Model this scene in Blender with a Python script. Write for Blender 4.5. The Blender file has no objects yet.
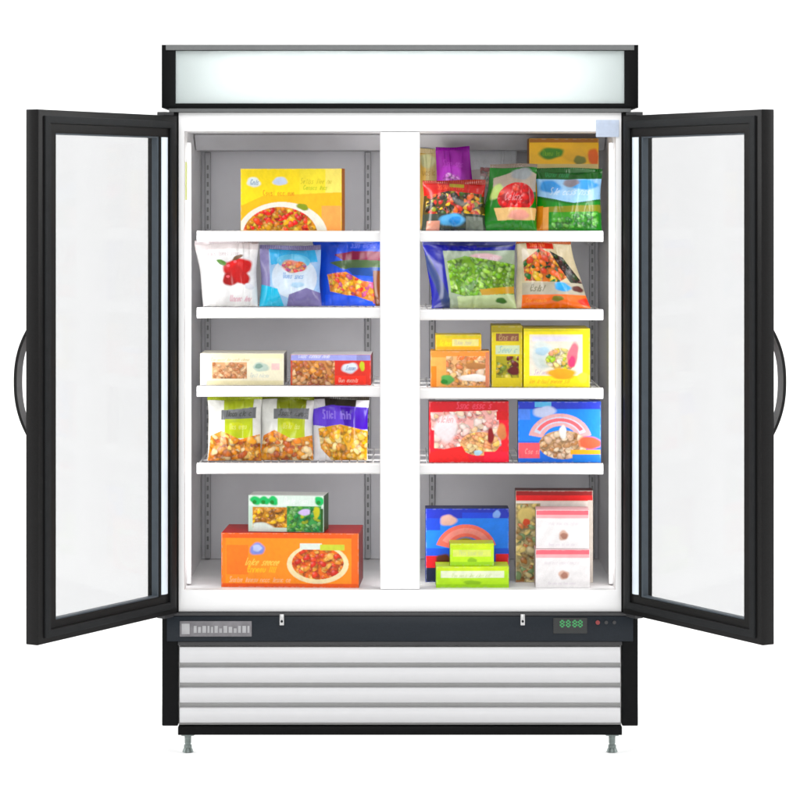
import bpy, bmesh, math, random
import numpy as np
from mathutils import Vector, Matrix

random.seed(7)
RNG = np.random.default_rng(11)
S = bpy.context.scene
COL = S.collection
P = 0.0028          # metres per photo pixel in the plane of the cabinet front (y = 0)
D = 7.5             # camera distance to that plane
HOR = 200.0         # photo row of the horizon
CAMZ = 552 * P * (D + 0.04) / D


def X(px, y=0.0):
    return (px - 400.0) * P * (D + y) / D


def Z(py, y=0.0):
    return CAMZ - (py - HOR) * P * (D + y) / D


def row(z, y):
    return HOR + (CAMZ - z) / P * D / (D + y)


# ---------------------------------------------------------------- colours and materials
def lin(h):
    h = h.lstrip('#')
    v = [int(h[i:i + 2], 16) / 255 for i in (0, 2, 4)]
    return tuple(c / 12.92 if c <= 0.04045 else ((c + 0.055) / 1.055) ** 2.4 for c in v)


def mat(name, col, rough=0.5, metal=0.0, spec=0.5, noise=0.06, scale=40.0, bump=0.0, coat=0.0):
    m = bpy.data.materials.new(name)
    m.use_nodes = True
    nt = m.node_tree
    b = nt.nodes['Principled BSDF']
    if isinstance(col, str):
        col = lin(col)
    tc = nt.nodes.new('ShaderNodeTexCoord')
    n = nt.nodes.new('ShaderNodeTexNoise')
    n.inputs['Scale'].default_value = scale
    n.inputs['Detail'].default_value = 4
    nt.links.new(tc.outputs['Object'], n.inputs['Vector'])
    r = nt.nodes.new('ShaderNodeValToRGB')
    r.color_ramp.elements[0].position = 0.3
    r.color_ramp.elements[1].position = 0.7
    r.color_ramp.elements[0].color = tuple(max(0, c * (1 - noise)) for c in col) + (1,)
    r.color_ramp.elements[1].color = tuple(min(1, c * (1 + noise)) for c in col) + (1,)
    nt.links.new(n.outputs['Fac'], r.inputs['Fac'])
    nt.links.new(r.outputs['Color'], b.inputs['Base Color'])
    b.inputs['Roughness'].default_value = rough
    b.inputs['Metallic'].default_value = metal
    b.inputs['Specular IOR Level'].default_value = spec
    b.inputs['Coat Weight'].default_value = coat
    if bump:
        bp = nt.nodes.new('ShaderNodeBump')
        bp.inputs['Strength'].default_value = bump
        bp.inputs['Distance'].default_value = 0.002
        nt.links.new(n.outputs['Fac'], bp.inputs['Height'])
        nt.links.new(bp.outputs['Normal'], b.inputs['Normal'])
    return m


def printed(name, rough, spec, coat):
    m = bpy.data.materials.new(name)
    m.use_nodes = True
    nt = m.node_tree
    b = nt.nodes['Principled BSDF']
    a = nt.nodes.new('ShaderNodeVertexColor')
    a.layer_name = 'Print'
    n = nt.nodes.new('ShaderNodeTexNoise')
    n.inputs['Scale'].default_value = 260
    tc = nt.nodes.new('ShaderNodeTexCoord')
    nt.links.new(tc.outputs['Object'], n.inputs['Vector'])
    mr = nt.nodes.new('ShaderNodeMapRange')
    mr.inputs['To Min'].default_value = 0.93
    mr.inputs['To Max'].default_value = 1.07
    nt.links.new(n.outputs['Fac'], mr.inputs['Value'])
    mx = nt.nodes.new('ShaderNodeVectorMath')
    mx.operation = 'SCALE'
    nt.links.new(a.outputs['Color'], mx.inputs[0])
    nt.links.new(mr.outputs['Result'], mx.inputs['Scale'])
    nt.links.new(mx.outputs['Vector'], b.inputs['Base Color'])
    b.inputs['Roughness'].default_value = rough
    b.inputs['Specular IOR Level'].default_value = spec
    b.inputs['Coat Weight'].default_value = coat
    b.inputs['Coat Roughness'].default_value = 0.15
    return m


def glass_mat():
    m = bpy.data.materials.new('door_glass')
    m.use_nodes = True
    nt = m.node_tree
    nt.nodes.remove(nt.nodes['Principled BSDF'])
    out = nt.nodes['Material Output']
    t = nt.nodes.new('ShaderNodeBsdfTransparent')
    t.inputs['Color'].default_value = (0.862, 0.863, 0.864, 1)
    g = nt.nodes.new('ShaderNodeBsdfGlossy')
    g.inputs['Roughness'].default_value = 0.03
    g.inputs['Color'].default_value = (0.8, 0.8, 0.8, 1)
    mx = nt.nodes.new('ShaderNodeMixShader')
    mx.inputs['Fac'].default_value = 0.013
    nt.links.new(t.outputs['BSDF'], mx.inputs[1])
    nt.links.new(g.outputs['BSDF'], mx.inputs[2])
    nt.links.new(mx.outputs['Shader'], out.inputs['Surface'])
    return m


def diffuser_mat():
    m = bpy.data.materials.new('opal_sign_diffuser')
    m.use_nodes = True
    nt = m.node_tree
    nt.nodes.remove(nt.nodes['Principled BSDF'])
    out = nt.nodes['Material Output']
    d = nt.nodes.new('ShaderNodeBsdfDiffuse')
    d.inputs['Color'].default_value = (0.545, 0.61, 0.60, 1)
    t = nt.nodes.new('ShaderNodeBsdfTranslucent')
    t.inputs['Color'].default_value = (0.95, 0.96, 0.96, 1)
    mx = nt.nodes.new('ShaderNodeMixShader')
    mx.inputs['Fac'].default_value = 0.38
    nt.links.new(d.outputs['BSDF'], mx.inputs[1])
    nt.links.new(t.outputs['BSDF'], mx.inputs[2])
    nt.links.new(mx.outputs['Shader'], out.inputs['Surface'])
    return m


def emit_mat(name, col, s):
    m = mat(name, (0.02, 0.02, 0.02), 0.4)
    b = m.node_tree.nodes['Principled BSDF']
    b.inputs['Emission Color'].default_value = tuple(col) + (1,)
    b.inputs['Emission Strength'].default_value = s
    return m


M = dict(
    black=mat('black_powder_coat', (0.004, 0.0042, 0.0045), 0.42, spec=0.08, noise=0.15, scale=300, bump=0.05),
    door_black=mat('door_frame_black', (0.0095, 0.0092, 0.0092), 0.40, spec=0.12, noise=0.15, scale=300, bump=0.05),
    slate=mat('slate_control_panel', (0.0115, 0.0155, 0.021), 0.35, spec=0.18, noise=0.1, scale=200),
    rubber=mat('black_rubber', (0.012, 0.013, 0.014), 0.6, spec=0.15, noise=0.1),
    slate_reveal=mat('slate_reveal', (0.06, 0.075, 0.09), 0.4, spec=0.3),
    trim=mat('grey_trim', (0.11, 0.115, 0.115), 0.35, 0.3, noise=0.05, scale=90),
    dark_trim=mat('dark_trim', (0.04, 0.04, 0.042), 0.4, spec=0.3),
    white=mat('white_enamel', (0.80, 0.80, 0.80), 0.35, noise=0.01, scale=20),
    liner=mat('white_liner', (0.78, 0.78, 0.785), 0.4, noise=0.03, scale=8),
    back=mat('grey_back_wall', (0.60, 0.60, 0.63), 0.45, noise=0.05, scale=6),
    evap=mat('grey_evaporator_cover', (0.50, 0.50, 0.52), 0.5, noise=0.06, scale=10),
    standard=mat('dark_shelf_standard', (0.30, 0.30, 0.315), 0.4, 0.2),
    grille=mat('pale_grey_louvre', (0.58, 0.58, 0.59), 0.38, noise=0.01, scale=30),
    groove=mat('grey_louvre_groove', (0.36, 0.36, 0.355), 0.5, noise=0.03),
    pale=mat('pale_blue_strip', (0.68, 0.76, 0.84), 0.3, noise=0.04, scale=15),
    badge=mat('grey_badge', (0.155, 0.15, 0.16), 0.4, 0.2, noise=0.15, scale=60),
    badge_light=mat('badge_pale_print', (0.34, 0.34, 0.35), 0.4, noise=0.1),
    steel=mat('zinc_steel', (0.20, 0.235, 0.225), 0.35, 0.7, noise=0.1, scale=80),
    handle_in=mat('grey_handle_face', (0.26, 0.26, 0.265), 0.35, 0.2),
    keyhole=mat('pale_metal', (0.5, 0.5, 0.5), 0.3, 0.5),
    screen=mat('dark_display', (0.006, 0.008, 0.008), 0.2),
    sticker_blue=mat('pale_blue_sticker', (0.45, 0.52, 0.64), 0.5, noise=0.06, scale=60),
    sticker_green=mat('olive_sticker', (0.34, 0.38, 0.10), 0.5, noise=0.1, scale=60),
    floor=mat('white_studio_paper', (0.88, 0.88, 0.88), 0.7, spec=0.2, noise=0.004, scale=3),
    glass=glass_mat(), diffuser=diffuser_mat(),
    green_led=emit_mat('green_digits', (0.02, 0.42, 0.10), 0.75),
    red_led=emit_mat('red_lamp', (0.5, 0.01, 0.015), 0.5),
    card=printed('printed_carton', 0.42, 0.28, 0.03),
    film=printed('printed_film', 0.22, 0.5, 0.10),
)


# ---------------------------------------------------------------- mesh helpers
def link(name, bm, mats, parent=None, smooth=None, loc=None):
    bmesh.ops.recalc_face_normals(bm, faces=bm.faces)
    me = bpy.data.meshes.new(name)
    bm.to_mesh(me)
    bm.free()
    o = bpy.data.objects.new(name, me)
    COL.objects.link(o)
    for m in (mats if isinstance(mats, (list, tuple)) else [mats]):
        me.materials.append(m)
    if parent:
        o.parent = parent
    if loc:
        o.location = loc
    if smooth:
        for p in me.polygons:
            p.use_smooth = True
        me.set_sharp_from_angle(angle=math.radians(smooth))
    return o


def bx(bm, x0, x1, y0, y1, z0, z1, bev=0.0, mi=0, seg=2):
    t = bmesh.new()
    bmesh.ops.create_cube(t, size=1)
    bmesh.ops.scale(t, vec=(abs(x1 - x0), abs(y1 - y0), abs(z1 - z0)), verts=t.verts)
    bmesh.ops.translate(t, vec=((x0 + x1) / 2, (y0 + y1) / 2, (z0 + z1) / 2), verts=t.verts)
    if bev:
        bmesh.ops.bevel(t, geom=t.edges[:], offset=bev, segments=seg, affect='EDGES', profile=0.5)
    merge(bm, t, mi)


def merge(bm, t, mi=0):
    vs = [bm.verts.new(v.co) for v in t.verts]
    t.verts.index_update()
    for f in t.faces:
        nf = bm.faces.new([vs[v.index] for v in f.verts])
        nf.material_index = mi
    t.free()


def cyl(bm, c, r, h, axis='Z', seg=20, mi=0, r2=None, bev=0):
    t = bmesh.new()
    bmesh.ops.create_cone(t, cap_ends=True, segments=seg, radius1=r, radius2=r if r2 is None else r2, depth=h)
    if bev:
        bmesh.ops.bevel(t, geom=[e for e in t.edges if abs(e.verts[0].co.z - e.verts[1].co.z) < 1e-6],
                        offset=bev, segments=2, affect='EDGES')
    if axis == 'Y':
        bmesh.ops.rotate(t, matrix=Matrix.Rotation(math.pi / 2, 3, 'X'), verts=t.verts)
    if axis == 'X':
        bmesh.ops.rotate(t, matrix=Matrix.Rotation(math.pi / 2, 3, 'Y'), verts=t.verts)
    bmesh.ops.translate(t, vec=c, verts=t.verts)
    merge(bm, t, mi)


def prism_x(bm, prof, x0, x1, mi=0, mis=None):
    """closed (y, z) profile swept along x"""
    a = [bm.verts.new((x0, y, z)) for y, z in prof]
    b = [bm.verts.new((x1, y, z)) for y, z in prof]
    n = len(prof)
    for i in range(n):
        f = bm.faces.new((a[i], a[(i + 1) % n], b[(i + 1) % n], b[i]))
        f.material_index = mis[i] if mis else mi
    bm.faces.new(a).material_index = mi
    bm.faces.new(b[::-1]).material_index = mi


def ring(bm, ox0, ox1, oz0, oz1, ix0, ix1, iz0, iz1, y0, y1, bev=0.0, mi=0):
    """rectangular frame in the x-z plane between depths y0 and y1"""
    t = bmesh.new()
    o = [(ox0, oz0), (ox1, oz0), (ox1, oz1), (ox0, oz1)]
    i = [(ix0, iz0), (ix1, iz0), (ix1, iz1), (ix0, iz1)]
    V = lambda pts, y: [t.verts.new((x, y, z)) for x, z in pts]
    oa, ob, ia, ib = V(o, y0), V(o, y1), V(i, y0), V(i, y1)
    for k in range(4):
        j = (k + 1) % 4
        t.faces.new((oa[k], oa[j], ia[j], ia[k]))
        t.faces.new((ob[k], ib[k], ib[j], ob[j]))
        t.faces.new((oa[k], ob[k], ob[j], oa[j]))
        t.faces.new((ia[k], ia[j], ib[j], ib[k]))
    if bev:
        es = []
        for e in t.edges:
            a, b = e.verts
            same = (a in oa and b in oa) or (a in ob and b in ob) or (a in ia and b in ia) or (a in ib and b in ib)
            if same:
                es.append(e)
        bmesh.ops.bevel(t, geom=es, offset=bev, segments=2, affect='EDGES', profile=0.5)
    merge(bm, t, mi)


def tag(o, label=None, cat=None, group=None, kind=None):
    if label:
        o['label'] = label
    if cat:
        o['category'] = cat
    if group:
        o['group'] = group
    if kind:
        o['kind'] = kind
    return o


def empty(name, loc=(0, 0, 0)):
    o = bpy.data.objects.new(name, None)
    o.empty_display_size = 0.1
    o.location = loc
    COL.objects.link(o)
    return o


# ---------------------------------------------------------------- the white studio sweep
bm = bmesh.new()
prof = [(-16.0, 0.0), (2.2, 0.0)]
R = 1.6
for k in range(1, 17):
    a = k / 16 * math.pi / 2
    prof.append((2.2 + R * math.sin(a), R - R * math.cos(a)))
prof.append((2.2 + R, 7.0))
vs = [[bm.verts.new((x, y, z)) for x in (-14, 14)] for y, z in prof]
for a, b in zip(vs, vs[1:]):
    bm.faces.new((a[0], a[1], b[1], b[0]))
sweep = link('floor', bm, M['floor'], smooth=60)
tag(sweep, 'seamless white studio floor curving up into a white backdrop', 'floor', kind='structure')

# ---------------------------------------------------------------- the freezer
XO = 238.0 * P                    # half width of the whole cabinet
XJ = 222.0 * P                    # inner edge of the black side posts
XL = 216.0 * P                    # half width of the mouth
ZT, ZB = Z(131), Z(590)           # mouth
DEEP = 0.66
fz = empty('display_freezer')
tag(fz, 'tall black two-door display freezer, glass doors swung wide open, blank lit sign on top', 'freezer')

# outer shell: two sides, back, roof
bm = bmesh.new()
z0, z1 = Z(726), Z(112)
for s in (-1, 1):
    bx(bm, s * XJ, s * XO, 0.0, 0.76, z0, z1, 0.003)
bx(bm, -XJ, XJ, 0.72, 0.757, z0, z1)
bx(bm, -XJ, XJ, 0.03, 0.72, z1 - 0.022, z1 - 0.002)
bx(bm, -XJ, XJ, 0.03, 0.72, z0 + 0.003, z0 + 0.02)
link('outer_shell', bm, M['black'], fz, smooth=40)

# liner
bm = bmesh.new()
for s in (-1, 1):
    bx(bm, s * XL, s * (XJ - 0.001), 0.031, 0.70, ZB - 0.02, ZT + 0.02)
bx(bm, -XL, XL, 0.031, 0.70, ZT, ZT + 0.02)
bx(bm, -XL, XL, 0.031, 0.70, ZB - 0.02, ZB - 0.002)
link('liner', bm, M['liner'], fz)
bm = bmesh.new()
bx(bm, -XL + 0.001, XL - 0.001, DEEP, 0.69, ZB - 0.001, ZT - 0.001)
bw = link('back_wall', bm, M['back'], fz)

# white face frame
bm = bmesh.new()
ring(bm, -XJ + 0.001, XJ - 0.001, Z(612), Z(112.5), -XL + 0.001, XL - 0.001, ZB, ZT - 0.001, 0.002, 0.030, 0.003)
link('face_frame', bm, M['white'], fz, smooth=40)

# centre mullion
bm = bmesh.new()
bx(bm, X(380), X(420), 0.004, 0.06, ZB + 0.0005, ZT - 0.0015, 0.004)
ml = link('centre_post', bm, M['white'], fz, smooth=40)

# evaporator cover under the ceiling at the back, with a sloped front and a row of fan guards
bm = bmesh.new()
zc = Z(150, 0.4)
prism_x(bm, [(0.34, ZT - 0.002), (0.40, zc), (0.655, zc), (0.655, ZT - 0.002)], -XL + 0.003, XL - 0.003)
ev = link('evaporator_cover', bm, M['evap'], fz)
# slotted shelf standards on the back wall and the side walls
for px, y in ((208, 0.655), (368, 0.655), (432, 0.655), (592, 0.655)):
    bm = bmesh.new()
    x = X(px, y)
    bx(bm, x - 0.009, x + 0.009, y - 0.012, y + 0.004, ZB + 0.002, zc - 0.002, 0.002)
    n = 46
    for k in range(n):
        zz = ZB + 0.03 + k * (zc - ZB - 0.06) / n
        bx(bm, x - 0.003, x + 0.003, y - 0.0135, y - 0.0115, zz, zz + 0.014, 0, 1)
    link('shelf_standard', bm, [M['standard'], M['trim']], fz)
for s in (-1, 1):
    bm = bmesh.new()
    xx = s * (XL - 0.006)
    bx(bm, xx - 0.006, xx + 0.006, 0.10, 0.122, ZB + 0.002, ZT - 0.03, 0.002)
    link('shelf_standard', bm, M['liner'], fz)

# small stickers
bm = bmesh.new()
bx(bm, X(596), X(619), -0.0012, 0.003, Z(137), Z(120), 0.0004)
for k in range(4):
    bx(bm, X(599), X(599 + (16, 11, 14, 8)[k]), -0.0018, -0.001, Z(124 + 3.4 * k), Z(122.9 + 3.4 * k), 0, 1)
st = link('sticker', bm, [M['sticker_blue'], M['sticker_blue']], fz)
st['label'] = 'pale blue sticker on the top corner of the white frame'
bm = bmesh.new()
bx(bm, -XL - 0.001, -XL + 0.0015, 0.05, 0.095, Z(200, .05), Z(162, .05), 0.0005)
st = link('sticker', bm, M['sticker_green'], fz)
st['label'] = 'narrow olive sticker on the inner side wall'

# ------------- header light box
bm = bmesh.new()
hz1, hz0 = Z(45), Z(108)
ix = X(625)
ring(bm, -XO, XO, hz0, hz1, -X(624), X(624), Z(103.5), Z(51), -0.014, 0.30, 0.002)
bx(bm, -X(624) - 0.004, X(624) + 0.004, 0.12, 0.30, Z(104), Z(50.6))
hd = link('header_box', bm, M['black'], fz, smooth=40)
bm = bmesh.new()
bx(bm, -XO + 0.012, XO - 0.012, -0.018, -0.0125, Z(50.5), Z(45.8), 0.001)
hb = link('top_trim', bm, M['trim'], hd)
bm = bmesh.new()
bx(bm, -XO + 0.02, XO - 0.02, -0.006, 0.03, Z(112.2), Z(108.3), 0.001)
link('lower_trim', bm, M['trim'], hd)
bm = bmesh.new()
n = 24
x0, x1 = -X(624) + 0.001, X(624) - 0.001
bx(bm, x0 - 0.003, x1 + 0.003, -0.008, -0.005, Z(104.2), Z(50.3))
link('sign_panel', bm, M['diffuser'], hd)
bm = bmesh.new()
bx(bm, x0, x1, 0.105, 0.115, Z(103.2), Z(51.3))
link('light_box_back', bm, M['white'], hd)
sl = bpy.data.lights.new('sign_lamp', 'AREA')
sl.shape = 'RECTANGLE'
sl.size, sl.size_y = 1.06, 0.05
sl.energy = 20.0
sl.color = (1.0, 1.0, 1.0)
so = bpy.data.objects.new('sign_lamp', sl)
COL.objects.link(so)
so.location = (0, 0.09, Z(73))
so.rotation_euler = (math.radians(-90), 0, 0)
so.rotation_euler = (math.radians(90), 0, 0)

# ------------- control panel
bm = bmesh.new()
bx(bm, -X(633), X(633), -0.008, 0.03, Z(641), Z(615.5), 0.002)
bx(bm, -X(636), X(636), -0.010, 0.03, Z(615.2), Z(612.3), 0.001, 1)
bx(bm, -X(622), X(622), -0.006, 0.03, Z(645), Z(641.3), 0.001, 1)
cp = link('control_panel', bm, [M['slate'], M['dark_trim']], fz, smooth=40)
bm = bmesh.new()
bx(bm, X(180), X(252), -0.0115, -0.007, Z(636), Z(620.5), 0.0012)
bx(bm, X(182), X(190), -0.0125, -0.011, Z(633.5), Z(623), 0.0006, 1)
random.seed(3)
xx = 194
while xx < 248:
    w = random.choice((2.2, 3.0, 3.4, 3.8))
    h = random.choice((4.5, 6.0, 7.0))
    if not 215 < xx < 219:
        bx(bm, X(xx), X(xx + w), -0.0125, -0.011, Z(632.2), Z(632.2 - h), 0.0005, 1)
    xx += w + 1.3
link('badge', bm, [M['badge'], M['badge_light']], cp, smooth=40)
for px in (282, 522.5):
    bm = bmesh.new()
    bx(bm, X(px - 2.2), X(px + 2.2), -0.0155, -0.0075, Z(624.5), Z(613.5), 0.001)
    cyl(bm, (X(px), -0.016, Z(620.5)), 0.0035, 0.003, 'Y', 14, 1)
    link('lock', bm, [M['keyhole'], M['rubber']], cp, smooth=40)
bm = bmesh.new()
bx(bm, X(553), X(587), -0.0105, -0.007, Z(633), Z(617), 0.001)
ds = link('display', bm, M['screen'], cp)
bm = bmesh.new()
SEGS = {'8': 'abcdefg', '0': 'abcdef', '1': 'bc', '-': 'g'}


def digit(cx, z0, w, h, segs, t):
    q = {'a': (cx, z0 + h, 1), 'g': (cx, z0 + h / 2, 1), 'd': (cx, z0, 1),
         'b': (cx + w / 2, z0 + 0.75 * h, 0), 'c': (cx + w / 2, z0 + .25 * h, 0),
         'f': (cx - w / 2, z0 + .75 * h, 0), 'e': (cx - w / 2, z0 + .25 * h, 0)}
    for s in segs:
        x, z, hor = q[s]
        a, b = (w / 2 - t * .4, t / 2) if hor else (t / 2, h / 4 - t * .4)
        bx(bm, x - a, x + a, -0.0112, -0.0103, z - b, z + b)


for px in (562, 568, 574.5, 580):
    digit(X(px), Z(626), 0.0095, 0.0165, 'abcdefg', 0.0042)
link('digits', bm, M['green_led'], ds)
bm = bmesh.new()
cyl(bm, (X(597.5), -0.0092, Z(622)), 0.006, 0.004, 'Y', 18, 0)
link('indicator_light', bm, M['red_led'], cp, smooth=40)
bm = bmesh.new()
for px in (606, 614):
    cyl(bm, (X(px), -0.0092, Z(622)), 0.005, 0.004, 'Y', 18, 0)
link('button', bm, M['dark_trim'], cp, smooth=40)

# ------------- louvred grille
bm = bmesh.new()
gx = X(621.5)
top, pitch = 645.3, 20.0
bx(bm, -gx, gx, 0.012, 0.03, Z(725.5), Z(645.2), 0, 1)
for k in range(4):
    a = Z(top + pitch * k + (1.0 if k == 0 else 2.0))
    b = Z(top + pitch * (k + 1) - 1.6)
    h = a - b
    pr = [(0.0125, a), (0.004, a - 0.001)]
    for j in range(0, 9):
        f = j / 8
        pr.append((0.001 - 0.009 * math.sin(math.pi * (0.10 + 0.80 * f)) ** 0.8, a - 0.002 - f * (h - 0.006)))
    pr += [(0.006, b + 0.0015), (0.0125, b)]
    prism_x(bm, pr, -gx + 0.004, gx - 0.004)
link('grille', bm, [M['grille'], M['groove']], fz, smooth=35)

# ------------- base tray and legs
bm = bmesh.new()
bx(bm, -X(622), X(622), -0.002, 0.74, Z(735), Z(726.6), 0.002)
link('base_tray', bm, M['black'], fz, smooth=40)
for s in (-1, 1):
    for y in (0.04, 0.68):
        bm = bmesh.new()
        x = s * X(612, 0.04)
        zt = Z(735)
        cyl(bm, (x, y, zt - 0.004), 0.021, 0.008, seg=6)
        cyl(bm, (x, y, zt / 2), 0.0085, zt, seg=18)
        for k in range(6):
            cyl(bm, (x, y, zt - 0.011 - k * 0.0035), 0.0098, 0.0016, seg=18)
        cyl(bm, (x, y, 0.017), 0.0125, 0.008, seg=6)
        cyl(bm, (x, y, 0.0065), 0.0165, 0.013, seg=24, r2=0.012, bev=0.002)
        link('leg', bm, M['steel'], fz, smooth=40)


# ------------- doors
def make_door(s):
    """s = +1 left door, -1 right door.  Local: x from hinge to free edge, y = inner face at 0, outer face at -s*T"""
    W, T = 0.628, 0.042
    zt, zb = Z(116), Z(612)
    wh, wf, rt, rb = 0.084, 0.076, 0.060, 0.056
    yo = -s * T
    bm = bmesh.new()
    ring(bm, 0, W, zb, zt, wh, W - wf, zb + rb, zt - rt, 0, yo, 0.0035, 0)
    d = link('door', bm, [M['door_black']], fz, smooth=40)
    d.location = (-s * 0.622, -0.022, 0)
    d.rotation_euler = (0, 0, math.radians(-120 if s > 0 else -60))
    # double glazing
    for yy in (0.024, 0.036):
        bm = bmesh.new()
        bx(bm, wh - 0.001, W - wf + 0.001, -s * yy, -s * (yy + 0.003), zb + rb - 0.001, zt - rt + 0.001)
        link('glass_pane', bm, M['glass'], d)
    # spacer reveal around the glass
    bm = bmesh.new()
    ring(bm, wh - 0.0005, W - wf + 0.0005, zb + rb - .0005, zt - rt + .0005, wh + 0.006, W - wf - 0.004, zb + rb + 0.004, zt - rt - 0.004,
         -s * 0.004, -s * 0.0235, 0.001)
    link('glazing_bead', bm, M['slate_reveal'], d)
    # gasket ring raised from the inner face
    bm = bmesh.new()
    ring(bm, 0.018, W - 0.022, zb + 0.016, zt - 0.016, 0.040, W - 0.044, zb + 0.036, zt - 0.036, s * 0.0085, s * -0.001, 0.003)
    link('gasket', bm, M['rubber'], d, smooth=50)
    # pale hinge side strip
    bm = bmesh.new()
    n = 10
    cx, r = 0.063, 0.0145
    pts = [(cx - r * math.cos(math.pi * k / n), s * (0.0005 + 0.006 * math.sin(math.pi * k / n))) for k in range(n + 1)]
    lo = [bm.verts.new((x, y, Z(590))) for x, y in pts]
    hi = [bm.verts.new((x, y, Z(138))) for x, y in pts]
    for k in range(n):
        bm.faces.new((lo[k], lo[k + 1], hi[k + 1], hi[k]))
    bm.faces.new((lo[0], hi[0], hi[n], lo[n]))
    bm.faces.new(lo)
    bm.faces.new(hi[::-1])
    link('pale_strip', bm, M['pale'], d, smooth=50)
    # darker channel edges beside the strip
    # bow handle on the outer face
    bm = bmesh.new()
    zc_, hh = Z(383, -0.53), 0.152
    n = 28
    uc, hw, th = W - 0.040, 0.012, 0.009
    sec = []
    for k in range(n + 1):
        f = -1 + 2 * k / n
        out = 0.052 * (1 - abs(f) ** 2.3) + 0.0
        sec.append((out, zc_ + hh * f))
    rows = []
    for out, z in sec:
        yi = yo - s * (out - 0.001)
        ye = yo - s * (out + th)
        rows.append([bm.verts.new(p) for p in ((uc - hw, yi, z), (uc + hw, yi, z), (uc + hw, ye, z), (uc - hw, ye, z))])
    for a, b in zip(rows, rows[1:]):
        for q in range(4):
            f = bm.faces.new((a[q], a[(q + 1) % 4], b[(q + 1) % 4], b[q]))
            f.material_index = 1 if q == 0 else 0
    bm.faces.new(rows[0])
    bm.faces.new(rows[-1][::-1])
    for z in (zc_ - hh, zc_ + hh):
        bx(bm, uc - 0.013, uc + 0.013, yo + s * 0.001, yo - s * 0.010, z - 0.014, z + 0.014, 0.003)
    link('handle', bm, [M['door_black'], M['handle_in']], d, smooth=40)
    # hinge blocks top and bottom
    for z, zz in ((zt + 0.0005, zt + 0.010), (zb - 0.010, zb - 0.0005)):
        bm = bmesh.new()
        bx(bm, 0.004, 0.05, yo * 0.2, yo * 0.8, z, zz, 0.001)
        link('hinge', bm, M['dark_trim'], d)
    return d


make_door(1)
make_door(-1)

# ---------------------------------------------------------------- shelves
SHELF = {}
YF = 0.075


def make_shelf(xa, xb):
    w = xb - xa
    root = empty('wire_shelf')
    bm = bmesh.new()
    # price rail: tilted ticket face with a rolled lip
    prism_x(bm, [(-0.006, -0.001), (0.004, 0.0005), (0.006, -0.004), (0.004, -0.030), (-0.004, -0.030), (-0.008, -0.026), (-0.009, -0.005)], 0, w)
    link('price_rail', bm, M['white'], root, smooth=30)
    bm = bmesh.new()
    n = int(w / 0.022)
    for k in range(n + 1):
        cyl(bm, (0.004 + k * (w - 0.008) / n, 0.2575, -0.0045), 0.0022, 0.505, 'Y', 6)
    for y in (0.02, 0.18, 0.34, 0.505):
        cyl(bm, (w / 2, y, -0.009), 0.003, w - 0.002, 'X', 6)
    link('wire_deck', bm, M['white'], root, smooth=60)
    for x in (0.003, w - 0.003):
        bm = bmesh.new()
        prism_x(bm, [(0.01, -0.013), (0.565, -0.013), (0.565, -0.04), (0.54, -0.05), (0.30, -0.034), (0.01, -0.022)], x - 0.0025, x + 0.0025)
        link('bracket', bm, M['white'], root)
    return root


def copy_tree(o, parent=None):
    c = o.copy()
    COL.objects.link(c)
    if parent:
        c.parent = parent
    for ch in list(o.children):
        copy_tree(ch, c)
    return c


rows_px = {'L': (231, 307.5, 386, 463), 'R': (231, 309.5, 388, 463.5)}
span = {'L': (X(197, YF), -0.006), 'R': (0.006, X(610, YF))}
what = {'L': ('carrying the yellow pizza carton', 'carrying the three bags with the cherry bag on its end',
              'carrying the cream and the red dinner cartons', 'carrying the two lime bags and the purple bag'),
        'R': ('crowded with the purple, red and green vegetable bags', 'carrying the navy pea bag and the orange stir-fry bag',
              'carrying the bright yellow cartons', 'carrying the red carton beside a blue carton')}
first = None
for side in 'LR':
    for k, py in enumerate(rows_px[side]):
        z = Z(py, YF)
        SHELF[side + str(k + 1)] = z
        if first is None:
            first = make_shelf(0, span['L'][1] - span['L'][0])
            o = first
        else:
            o = copy_tree(first)
        o.location = (span[side][0], YF, z)
        tag(o, 'white wire shelf ' + what[side][k], 'shelf', 'white wire shelves in the freezer')
    SHELF[side + '5'] = ZB - 0.002

# ---------------------------------------------------------------- printed packs
SS = 2.6
KALB = 0.80


def alb(h):
    c = np.array(lin(h)) * KALB
    g = c @ np.array([.2126, .7152, .0722])
    return np.clip(g + (c - g) * 1.16, 0.004, 0.88)          # process inks are a little more saturated than a screen


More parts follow.
